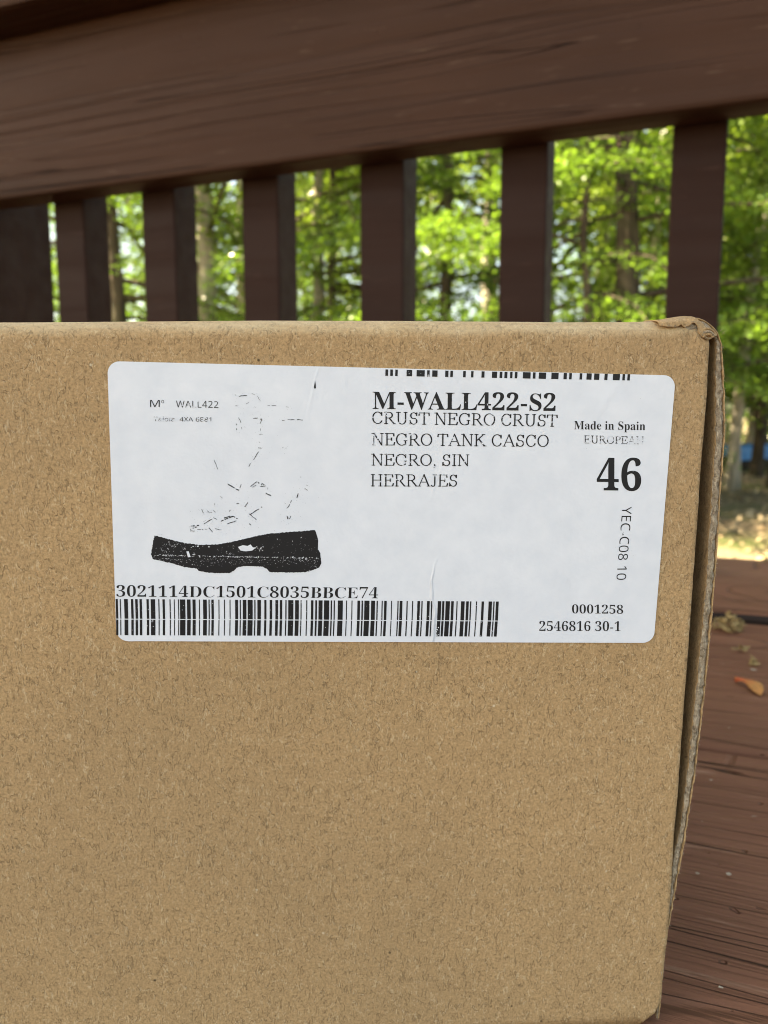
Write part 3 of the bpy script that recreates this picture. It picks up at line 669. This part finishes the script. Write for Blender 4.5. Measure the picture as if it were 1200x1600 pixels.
for x0, z0, x1, z1, w in STROKES:
    n = max(1, int(math.hypot(x1 - x0, z1 - z0) / .22)); px, pz = x0, z0
    for i in range(n):
        t = (i + 1) / n; qx = x0 + (x1 - x0) * t + rj.uniform(-.04, .04); qz = z0 + (z1 - z0) * t + rj.uniform(-.04, .04)
        if rj.random() < .86:
            d = np.array((qx - px, qz - pz)); L = np.hypot(*d) + 1e-9; nn_ = np.array((-d[1], d[0])) / L * w * rj.uniform(.8, 1.5); b = len(V)
            V += [((px - nn_[0]) / 1000, IY, (pz - nn_[1]) / 1000), ((qx - nn_[0] * .7) / 1000, IY, (qz - nn_[1] * .7) / 1000), ((qx + nn_[0] * .7) / 1000, IY, (qz + nn_[1] * .7) / 1000), ((px + nn_[0]) / 1000, IY, (pz + nn_[1]) / 1000)]
            F.append((b, b + 1, b + 2, b + 3))
        px, pz = qx, qz
def speck(x, z, r, y=IY):
    b = len(V); a0 = rj.random() * 6; n = 5
    for k in range(n):
        an = a0 + 2 * math.pi * k / n; V.append(((x + r * math.cos(an) * rj.uniform(.5, 1.4)) / 1000, y, (z + r * math.sin(an) * rj.uniform(.5, 1.4)) / 1000))
    F.append(tuple(range(b, b + n)))
for x0, z0, x1, z1, w in STROKES:
    for _ in range(3): speck((x0 + x1) / 2 + rj.gauss(0, .5), (z0 + z1) / 2 + rj.gauss(0, .5), rj.uniform(.015, .035))
for cx0, cz0, sx, sz, n in ((25, 42, 2, 2, 40), (26, 36, 1.5, 2, 22), (17, 22, 2.5, 1.6, 60), (25, 24, 2.5, 2, 30), (33, 27, 1.3, 2, 36), (31, 23, .8, 1, 20), (21, 25.5, 3, 1.5, 20), (94, 17.5, .9, .5, 12), (84.5, 36.6, .5, .15, 8)):
    for _ in range(n): speck(rj.gauss(cx0, sx), rj.gauss(cz0, sz), rj.uniform(.014, .035))
for _ in range(50): speck(rj.uniform(2, 98), rj.uniform(2, 48), rj.uniform(.012, .03))
for _ in range(70):                                       # dashed top contour above the sole
    t = rj.random(); i = int(t * 14); speck(SOLE[i][0] + rj.uniform(0, 1.6), SOLE[i][1] + rj.uniform(0, .25), rj.uniform(.015, .03))
b = len(V); V += [(.03554, IY, .0476), (.03534, IY, .04640), (.03550, IY, .04610), (.03570, IY, .04630), (.03566, IY, .0468)]; F.append(tuple(range(b, b + 5)))
add('printed_boot_sketch', mesh('printed_boot_sketch', V, F, M_INK), lab)

# ------------------------------------------------------------------ litter on the deck
def flatmat(name, a, b, sc=300, rough=.7):
    g = NT(name); n = g.noise(g.map((1, 1, 1)), sc, 3, .6); return g.done(g.mix(g.rng(n, .3, .7), a, b), rough, g.bump(n, .6, .0006), .3)
def samara():
    g = NT('maple_key_red_to_tan'); x = g.n.new('ShaderNodeSeparateXYZ'); g.link(g.tc.outputs['Object'], x.inputs[0])
    n = g.noise(g.map((150, 900, 900)), 1, 3)
    col = g.mix(g.rng(x.outputs[0], -.009, .004), (.62, .10, .035), (.60, .27, .08)); col = g.mix(g.rng(n, .45, .75), col, (.40, .17, .05))
    return g.done(col, .55, g.bump(n, 1, .0005), .4)
P0 = Vector((.1678, .3561, 0)); P1 = Vector((.1712, .3330, 0)); d = P1 - P0; L = d.length
V = []; F = []; n = 16
prof_ = [.0006, .0015, .0020, .0019, .0016, .0016, .0020, .0025, .0029, .0033, .0034, .0034, .0031, .0026, .0019, .0008]
for i in range(n):
    t = i / (n - 1); x = (t - .5) * L; w = prof_[i]; th = .0013 * max(.0, 1 - t * 3.2) + .00025
    c = .0012 + .0022 * math.sin(t * 3)
    bend = .0016 * math.sin(t * 3.1)
    for q in range(8):
        an = 2 * math.pi * q / 8; V.append((x, bend + w * math.cos(an) * (1 + .12 * math.sin(x * 1900)), c + th * math.sin(an) + .0012 * t * math.cos(an)))
for i in range(n - 1):
    for q in range(8): F.append((i * 8 + q, i * 8 + (q + 1) % 8, (i + 1) * 8 + (q + 1) % 8, (i + 1) * 8 + q))
F.append(tuple(range(8))[::-1]); F.append(tuple(range((n - 1) * 8, n * 8)))
o = add('maple_seed', mesh('maple_seed', V, F, samara(), True), None, label='red and orange winged maple seed lying on the deck right of the box', category='seed')
o.location = (P0 + P1) / 2 + Vector((0, 0, .0005)); o.rotation_euler = (math.radians(4), 0, math.atan2(d.y, d.x)); o.scale = (.86, .86, .86)
M_HUSK = flatmat('dry_blossom', (.14, .08, .03), (.56, .40, .17), 420)
def clump(loc, r, n, label, cat, seed):
    q = random.Random(seed); V = []; F = []
    for _ in range(n):
        a = q.random() * 6.283; rr_ = r * math.sqrt(q.random()); c = Vector((rr_ * math.cos(a), rr_ * math.sin(a) * .8, q.uniform(0, 1.25) * r * (1 - rr_ / r * .6) + .0004))
        d = Vector((q.gauss(0, 1), q.gauss(0, 1), q.gauss(0, .5))).normalized(); L = q.uniform(.0015, .0036); w = q.uniform(.0004, .0011)
        s = d.cross(Vector((q.gauss(0, 1), q.gauss(0, 1), 1))).normalized() * w; u = d.cross(s).normalized() * w * .6; b = len(V)
        V += [c - d * L, c + s, c + u, c - s, c - u, c + d * L]
        F += [(b, b + 1, b + 2), (b, b + 2, b + 3), (b, b + 3, b + 4), (b, b + 4, b + 1), (b + 5, b + 2, b + 1), (b + 5, b + 3, b + 2), (b + 5, b + 4, b + 3), (b + 5, b + 1, b + 4)]
    for i, v in enumerate(V):
        if v.z < .0002: V[i] = Vector((v.x, v.y, .0002))
    o = add('dry_blossom', mesh('dry_blossom', V, F, M_HUSK), None, label=label, category=cat); o.location = Vector(loc) + Vector((0, 0, .0006)); return o
clump((.2040, .444, 0), .0088, 130, 'largest crumbled tan blossom cluster beside the gap between deck boards', 'dry blossom', 1)
clump((.1880, .3795, 0), .0026, 14, 'small pale blossom scrap on the deck between the big cluster and the red seed', 'dry blossom', 2)
clump((.1925, .402, 0), .0028, 9, 'thin scatter of blossom crumbs just nearer than the largest cluster', 'dry blossom', 3)
clump((.320, .640, 0), .0075, 30, 'pale blossom scrap near the far edge of the deck', 'dry blossom', 5)
q = random.Random(12); V = []; F = []
for _ in range(430):
    s_ = q.uniform(-.1, .5); n_ = q.uniform(.16, .755); x = s_ * math.cos(A) + n_ * math.sin(A); y = -s_ * math.sin(A) + n_ * math.cos(A)
    r = q.uniform(.0003, .0013) * (.5 + n_); b = len(V)
    for k in range(5):
        an = k * 1.2566 + q.random(); V.append((x + r * math.cos(an), y + r * math.sin(an) * .6, .0011 + q.uniform(0, .0005)))
    F.append(tuple(range(b, b + 5)))
for x, y, r in ((.0865, .198, .0006), (.095, .1977, .0008), (.184, .37, .0016)):
    b = len(V)
    for k in range(6): an = k * 1.047 + q.random() * .6; V.append((x + r * math.cos(an), y + r * math.sin(an), .0012))
    F.append(tuple(range(b, b + 6)))
add('deck_crumbs', mesh('deck_crumbs', V, F, flatmat('pale_crumbs', (.34, .24, .16), (.60, .50, .36))), None, kind='stuff', label='pale pollen and blossom crumbs strewn over the deck boards')

# ------------------------------------------------------------------ trees
def tube_mesh(paths, n=8):
    V = []; F = []
    for pts, rad in paths:
        Vt, Ft = tube(pts, rad, n); b = len(V); V += Vt; F += [tuple(i + b for i in f) for f in Ft]
    return V, F
def tree_meshes(seed, H, z0, reach, per, nb, leaf, flat, trunk_r, leafmat, barkmat, droop=.25, keep=None):
    r = random.Random(seed); R = np.random.RandomState(seed)
    tp = []; x = y = 0
    for i in range(13):
        t = i / 12; tp.append(Vector((x, y, H * t))); x += r.uniform(-.09, .09); y += r.uniform(-.09, .09)
    tr = [trunk_r * (1 - .82 * i / 12) * (1.35 if i == 0 else 1) for i in range(13)]
    tV, tF = tube_mesh([(tp, tr)], 12)
    limbs = []; C = []; Nn = []; Dd = []
    for k in range(nb):
        z = z0 + (H - z0) * (k + r.random()) / nb; az = r.random() * 6.283 if k % 2 else k * 2.399
        L = reach * (1 - (z - z0) / (H - z0)) ** .7 * r.uniform(.6, 1.1) + .25
        i = min(11, int(z / H * 12)); base = tp[i].lerp(tp[i + 1], z / H * 12 - i)
        d = Vector((math.cos(az), math.sin(az), 0)); up = r.uniform(-.05, .35) if droop else r.uniform(.3, .9)
        pts = [base + d * L * t + Vector((0, 0, L * (up * t - droop * t * t * 1.6))) + Vector([r.uniform(-.04, .04) * L for _ in range(3)]) * t for t in np.linspace(0, 1, 6)]
        limbs.append((pts, [max(.003, .013 * L * (1 - t) + .002) for t in np.linspace(0, 1, 6)]))
        m = int(per * L); t = .15 + .85 * R.rand(m) ** .8; P = np.array([list(p) for p in pts]); f = t * 5; ii = np.minimum(4, f.astype(int)); ff = (f - ii)[:, None]
        c = P[ii] * (1 - ff) + P[ii + 1] * ff; side = np.array((-math.sin(az), math.cos(az), 0))
        # twigs: group leaves on side shoots
        tw = R.randint(0, 14, m); off = (R.rand(m)) * L * .42 * (1.1 - t) * np.where(tw % 2, 1, -1)
        c = c + side * off[:, None] + np.array(d)[None] * (np.abs(off) * .5)[:, None] + R.normal(0, 1, (m, 3)) * np.array((.05, .05, .05 if flat else .16))
        c[:, 2] -= np.abs(off) * .25
        C.append(c)
    C = np.concatenate(C); m = len(C)
    nrm = R.normal(0, .45 if flat else .8, (m, 3)); nrm[:, 2] += 1; nrm /= np.linalg.norm(nrm, axis=1)[:, None]
    dr = R.normal(0, 1, (m, 3)); dr -= (dr * nrm).sum(1)[:, None] * nrm; dr /= np.linalg.norm(dr, axis=1)[:, None]
    sd_ = np.cross(nrm, dr); L = leaf * R.uniform(.6, 1.4, m)[:, None]; w = L * (.28 if flat else .40)
    Q = np.stack([C - dr * L * .5, C + sd_ * w, C + dr * L * .5, C - sd_ * w - nrm * L * .12], 1)
    limbs = [l for l in limbs if l[0][0] != l[0][-1]]; lV, lF = tube_mesh(limbs, 5)
    return (mesh('trunk', tV, tF, barkmat, True), mesh('limbs', lV, lF, M_BARK, True), quads('crown', Q, leafmat))
K = [tree_meshes(11, 9, 1.0, 2.6, 330, 64, .052, True, .12, M_LEAF, M_BARK),
     tree_meshes(12, 11, 1.3, 2.9, 310, 64, .054, True, .15, M_LEAF, M_BARK, .18),
     tree_meshes(13, 8, 1.1, 2.3, 270, 54, .058, False, .09, M_LEAF2, M_BARK2, .05),
     tree_meshes(14, 12, 2.6, 3.0, 240, 58, .068, False, .16, M_LEAF2, M_BARK2, .0),
     tree_meshes(15, 7, 1.15, 1.9, 340, 48, .048, True, .07, M_LEAF, M_BARK, .3)]
names = ['hemlock_tree', 'hemlock_tree', 'beech_tree', 'beech_tree', 'hemlock_tree']
def tree(k, x, y, rot, s, label, lean=(0, 0), trunk_s=1.0):
    root = bpy.data.objects.new(names[k], None); COL.objects.link(root)
    root.location = (x, y, gh(x, y) - .06); root.rotation_euler = (lean[0], lean[1], rot); root.scale = (s, s, s)
    root['label'] = label; root['category'] = 'tree'; root['group'] = 'trees of the wood beyond the railing'
    t, l, c = K[k]
    a = add('trunk', t, root); a.scale = (trunk_s, trunk_s, 1); add('limbs', l, root); add('crown', c, root); return root
def at(px, dist):                                      # bearing given as horizontal image position
    return ((px - 600) / 1200 * dist, dist)
NEAR = [
 # kind, px, dist, rot, scale, lean, trunk, label
 (1, 962, 7.9, 0.4, 1.0, (0, .02), .95, 'dark straight trunk with low boughs seen between the two right hand balusters'),
 (2, 1006, 11.5, 1.1, 1.0, (0, -.03), .8, 'thin grey tree just right of the dark straight trunk'),
 (3, 341, 9.3, 2.0, .9, (0, .02), .95, 'pale sunlit trunk seen between the third and fourth balusters from the left'),
 (3, 378, 12.5, 4.0, .9, (0, 0), .8, 'second pale trunk hard by the pale sunlit one'),
 (2, 478, 9.8, 3.1, .95, (0, -.02), 1.2, 'pale mottled trunk left of the middle balusters'),
 (0, 520, 9.2, 5.0, .9, (0, 0), .6, 'bright green hemlock left of the middle baluster'),
 (0, 700, 8.8, 2.6, 1.0, (0, 0), .7, 'layered hemlock seen right of the middle baluster'),
 (4, 885, 7.2, 1.3, .9, (0, 0), .8, 'small hemlock with drooping boughs left of the dark straight trunk'),
 (0, 190, 8.6, .9, 1.0, (0, 0), .8, 'bright hemlock seen left between the dark balusters'),
 (4, 90, 9.5, 3.9, 1.1, (0, 0), 1, 'hemlock at the far left behind the corner post'),
 (1, 1182, 12.5, 5.2, 1.0, (0, .03), .55, 'darker trunk standing back at the right edge beside the box'),
 (2, 1146, 9.6, .3, 1.05, (0, .09), .8, 'slim leaning trunk lit on its left right beside the box'),
 (1, 1212, 10.2, 3.3, 1.0, (0, -.02), .6, 'dark trunk cut by the right edge of the view'),
 (4, 1290, 8.0, .2, 1.2, (0, 0), 1, 'hemlock just outside the right edge with boughs reaching in'),
 (4, 1110, 13.5, 2.2, 1.3, (0, 0), .7, 'hemlock deeper in the wood behind the right hand baluster'),
 (4, 1137, 15.5, .7, 1.1, (0, .02), .9, 'slender hemlock stem just clear of the side panel of the box'),
 (2, 1166, 17.0, 2.9, 1.1, (0, -.03), 1.1, 'slender beech stem behind the blue tarpaulin'),
 (4, 1196, 14.5, 4.4, 1.2, (0, .03), 1.3, 'hemlock stem at the right edge behind the tarpaulin'),
 (2, 1128, 19.5, 1.9, 1.1, (0, .0), 1.2, 'distant beech stem half hidden by the box edge'),
 (0, 1180, 21.0, 1.0, 1.1, (0, .01), 1.2, 'distant hemlock between the stems at the right edge'),
]
for k, px, dd, rot, s, lean, ts, lb in NEAR:
    x, y = at(px, dd); tree(k, x, y, rot, s, lb, lean, ts)
rt = random.Random(77)
GAPS = [(-9999, 0, 'off beyond the left end of the railing'), (0, 92, 'by the corner post'), (92, 225, 'through the leftmost full gap of the railing'), (225, 381, 'through the second full gap'), (381, 565, 'through the third full gap'),
        (565, 785, 'through the gap right of the middle baluster'), (785, 1045, 'through the last gap left of the right hand baluster'), (1045, 1200, 'right beside the box'), (1200, 9999, 'off beyond the right end of the railing')]
NB = 22; back = []
for i in range(NB):
    px = -450 + (i + rt.random()) * 2100 / NB; dd = rt.uniform(13, 27)
    x, y = at(px, dd); k = rt.choice([0, 1, 2, 3, 1, 3])
    where = [g_[2] for g_ in GAPS if g_[0] <= px < g_[1]][0]; kind = 'dark hemlock' if k < 2 else 'pale beech'
    back.append((kind, where, dd, k, x, y, rt.random() * 6.28, rt.uniform(.9, 1.3), rt.uniform(-.04, .04)))
for kind, where, dd, k, x, y, ro, s, le in back:
    same = sorted(q_[2] for q_ in back if q_[:2] == (kind, where)); rank = same.index(dd)
    pre = '' if len(same) == 1 else ['nearer', 'farther', 'farthest', 'hindmost'][rank] + ' ' if 'off' not in where else ''
    tree(k, x, y, ro, s, pre + ('%s standing back, %s' % (kind, where) if 'off' not in where else '%s %s' % (kind, where)), (0, le), 1.0)
# unseen maple, added on the sun's path to keep the deck in shade
def maple():
    r = np.random.RandomState(9); root = bpy.data.objects.new('added_shade_maple', None); COL.objects.link(root)
    c0 = SUND * 8.2 + Vector((0.1, .25, 0)); root.location = (c0.x - .6, c0.y + .4, gh(c0.x, c0.y) - .05)
    root['label'] = 'unseen broad maple added left of the deck to shade it'; root['category'] = 'tree'
    top = Vector((.6, -.4, c0.z - root.location.z))
    pts = [Vector((0, 0, 0)), Vector((.05, 0, 1.2)), Vector((.12, -.1, 2.4)), Vector((.3, -.2, 3.8)), Vector((.5, -.3, top.z - .9)), top + Vector((0, 0, 1.5))]
    V, F = tube_mesh([(pts, [.34, .26, .23, .2, .15, .05])], 14); add('trunk', mesh('trunk', V, F, M_BARK, True), root)
    limbs = []
    for i in range(16):
        az = i * 2.4; e = Vector((math.cos(az) * 2.6, math.sin(az) * 2.6, r.uniform(-.9, 1.5))); s = pts[3 + i % 2]
        limbs.append(([s, s.lerp(top + e, .4) + Vector((0, 0, .2)), top + e * .75, top + e], [.09, .06, .035, .012]))
    V, F = tube_mesh(limbs, 6); add('limbs', mesh('limbs', V, F, M_BARK, True), root)
    n = 42000; d = r.normal(0, 1, (n, 3)); d /= np.linalg.norm(d, axis=1)[:, None]; rad = r.rand(n) ** .42
    C = d * rad[:, None] * np.array((3.4, 3.4, 2.3)) + np.array(top)
    nr = r.normal(0, .5, (n, 3)); nr[:, 2] += 1; nr /= np.linalg.norm(nr, axis=1)[:, None]
    dr = np.cross(nr, r.normal(0, 1, (n, 3))); dr /= np.linalg.norm(dr, axis=1)[:, None]; sd_ = np.cross(nr, dr); L = r.uniform(.10, .17, n)[:, None]
    Q = np.stack([C - dr * L * .5, C + sd_ * L * .45, C + dr * L * .5, C - sd_ * L * .45 - nr * .01], 1)
    add('crown', quads('crown', Q, M_LEAF3), root)
maple()
# far wood, one mass
def far():
    r = np.random.RandomState(31); n = 52000; az = r.uniform(-1.25, 1.25, n); dist = r.uniform(29, 46, n); hgt = r.rand(n) ** .8 * 13 + .6
    clump_ = np.sin(az * 23 + 1) + np.sin(az * 41 + dist * .3) + np.sin(hgt * 1.3 + az * 17) * .9
    k = clump_ > 0; az, dist, hgt = az[k], dist[k], hgt[k]; n = len(az)
    C = np.stack([np.sin(az) * dist, np.cos(az) * dist, hgt + GZ], 1)
    nr = r.normal(0, .7, (n, 3)); nr[:, 2] += .8; nr /= np.linalg.norm(nr, axis=1)[:, None]
    dr = np.cross(nr, r.normal(0, 1, (n, 3))); dr /= np.linalg.norm(dr, axis=1)[:, None]; sd_ = np.cross(nr, dr); L = r.uniform(.25, .6, n)[:, None]
    Q = np.stack([C - dr * L * .5, C + sd_ * L * .3, C + dr * L * .5, C - sd_ * L * .3], 1)
    add('far_wood', quads('far_wood', Q, M_LEAF), None, kind='stuff', label='distant wood closing the view behind the trees')
far()
def undergrowth():
    r = np.random.RandomState(41); n = 26000; az = r.uniform(-.95, .95, n); dist = r.uniform(19, 28, n); x = np.sin(az) * dist; y = np.cos(az) * dist
    top = .9 + .7 * np.sin(az * 37) * np.sin(dist * 1.3) + .4 * np.sin(az * 91); hgt = r.rand(n) * np.maximum(.25, top)
    C = np.stack([x, y, hgt + GZ], 1); nr = r.normal(0, .8, (n, 3)); nr[:, 2] += .8; nr /= np.linalg.norm(nr, axis=1)[:, None]
    dr = np.cross(nr, r.normal(0, 1, (n, 3))); dr /= np.linalg.norm(dr, axis=1)[:, None]; sd_ = np.cross(nr, dr); L = r.uniform(.08, .2, n)[:, None]
    Q = np.stack([C - dr * L * .5, C + sd_ * L * .35, C + dr * L * .5, C - sd_ * L * .35], 1)
    add('undergrowth', quads('undergrowth', Q, M_LEAF3), None, kind='stuff', label='low green undergrowth at the foot of the far wood')
undergrowth()
# litter and grass on the lawn
def litter():
    r = np.random.RandomState(3); n = 16000; y = r.uniform(3, 18, n); x = (r.rand(n) * 1.5 - .62) * y
    z = np.array([gh(a, b) for a, b in zip(x, y)]) + .012
    C = np.stack([x, y, z], 1); nr = r.normal(0, .35, (n, 3)); nr[:, 2] += 1; nr /= np.linalg.norm(nr, axis=1)[:, None]
    dr = np.cross(nr, r.normal(0, 1, (n, 3))); dr /= np.linalg.norm(dr, axis=1)[:, None]; sd_ = np.cross(nr, dr); L = r.uniform(.03, .08, n)[:, None]
    Q = np.stack([C - dr * L * .5, C + sd_ * L * .35, C + dr * L * .5, C - sd_ * L * .35], 1)
    add('leaf_litter', quads('leaf_litter', Q, flatmat('dry_leaves', (.24, .16, .09), (.48, .38, .24), 3)), None, kind='stuff', label='dry leaves scattered over the lawn')
    n = 26000; y = r.uniform(3, 16, n); x = (r.rand(n) * 1.4 - .6) * y; k = np.sin(x * 1.1 + 2) + np.sin(y * 1.7 + x * .6) > .9; x, y = x[k], y[k]; n = len(x)
    z = np.array([gh(a, b) for a, b in zip(x, y)]); h = r.uniform(.03, .08, n); a = r.rand(n) * 6.28; w = .004
    P = np.stack([x, y, z], 1); s = np.stack([np.cos(a) * w, np.sin(a) * w, 0 * a], 1); t = np.stack([r.normal(0, .02, n), r.normal(0, .02, n), h], 1)
    Q = np.stack([P - s, P + s, P + t + s * .3, P + t - s * .3], 1)
    add('grass', quads('grass', Q, mat_leaf('grass_blade', (.10, .15, .025), (.20, .25, .05), .4)), None, kind='stuff', label='thin grass in the lit patches of the lawn')
litter()
# blue tarpaulin over a wood pile, between the trunks right of the box
def tarp():
    x, y = at(1163, 14.2); root = bpy.data.objects.new('tarp_covered_woodpile', None); COL.objects.link(root)
    root.location = (x, y, gh(x, y)); root.rotation_euler = (0, 0, .55); root.scale = (.5, .8, .95)
    root['label'] = 'low pile under a blue tarpaulin between the trunks right of the box'; root['category'] = 'woodpile'
    q = random.Random(6)
    for r_ in range(3):
        for i in range(15):
            lx = -1.05 + i * .15 + (r_ % 2) * .07; R_ = q.uniform(.055, .07)
            V, F = tube([(lx, -.25, .07 + r_ * .12), (lx, .25, .07 + r_ * .12)], R_, 8); add('log', mesh('log', V, F, M_BARK, True), root)
    V = []; nx_, ny_ = 40, 24
    for j in range(ny_ + 1):
        for i in range(nx_ + 1):
            u = i / nx_ * 2 - 1; v = j / ny_ * 2 - 1; X = u * 1.28; Y = v * .40
            z = .47 - .28 * max(0, abs(v) - .72) / .28 - .2 * max(0, abs(u) - .86) / .14 + .03 * mnoise.noise(Vector((X * 3, Y * 5, 0))) + .012 * mnoise.noise(Vector((X * 11, Y * 11, 4)))
            Y = max(-.31, min(.31, Y)) + .02 * mnoise.noise(Vector((X * 6, z * 9, 2)))
            V.append((X, Y, z))
    F = [(j * (nx_ + 1) + i, j * (nx_ + 1) + i + 1, (j + 1) * (nx_ + 1) + i + 1, (j + 1) * (nx_ + 1) + i) for j in range(ny_) for i in range(nx_)]
    add('tarpaulin', mesh('tarpaulin', V, F, flatmat('blue_tarpaulin', (.03, .17, .42), (.05, .24, .52), 4, .45), True), root)
tarp()
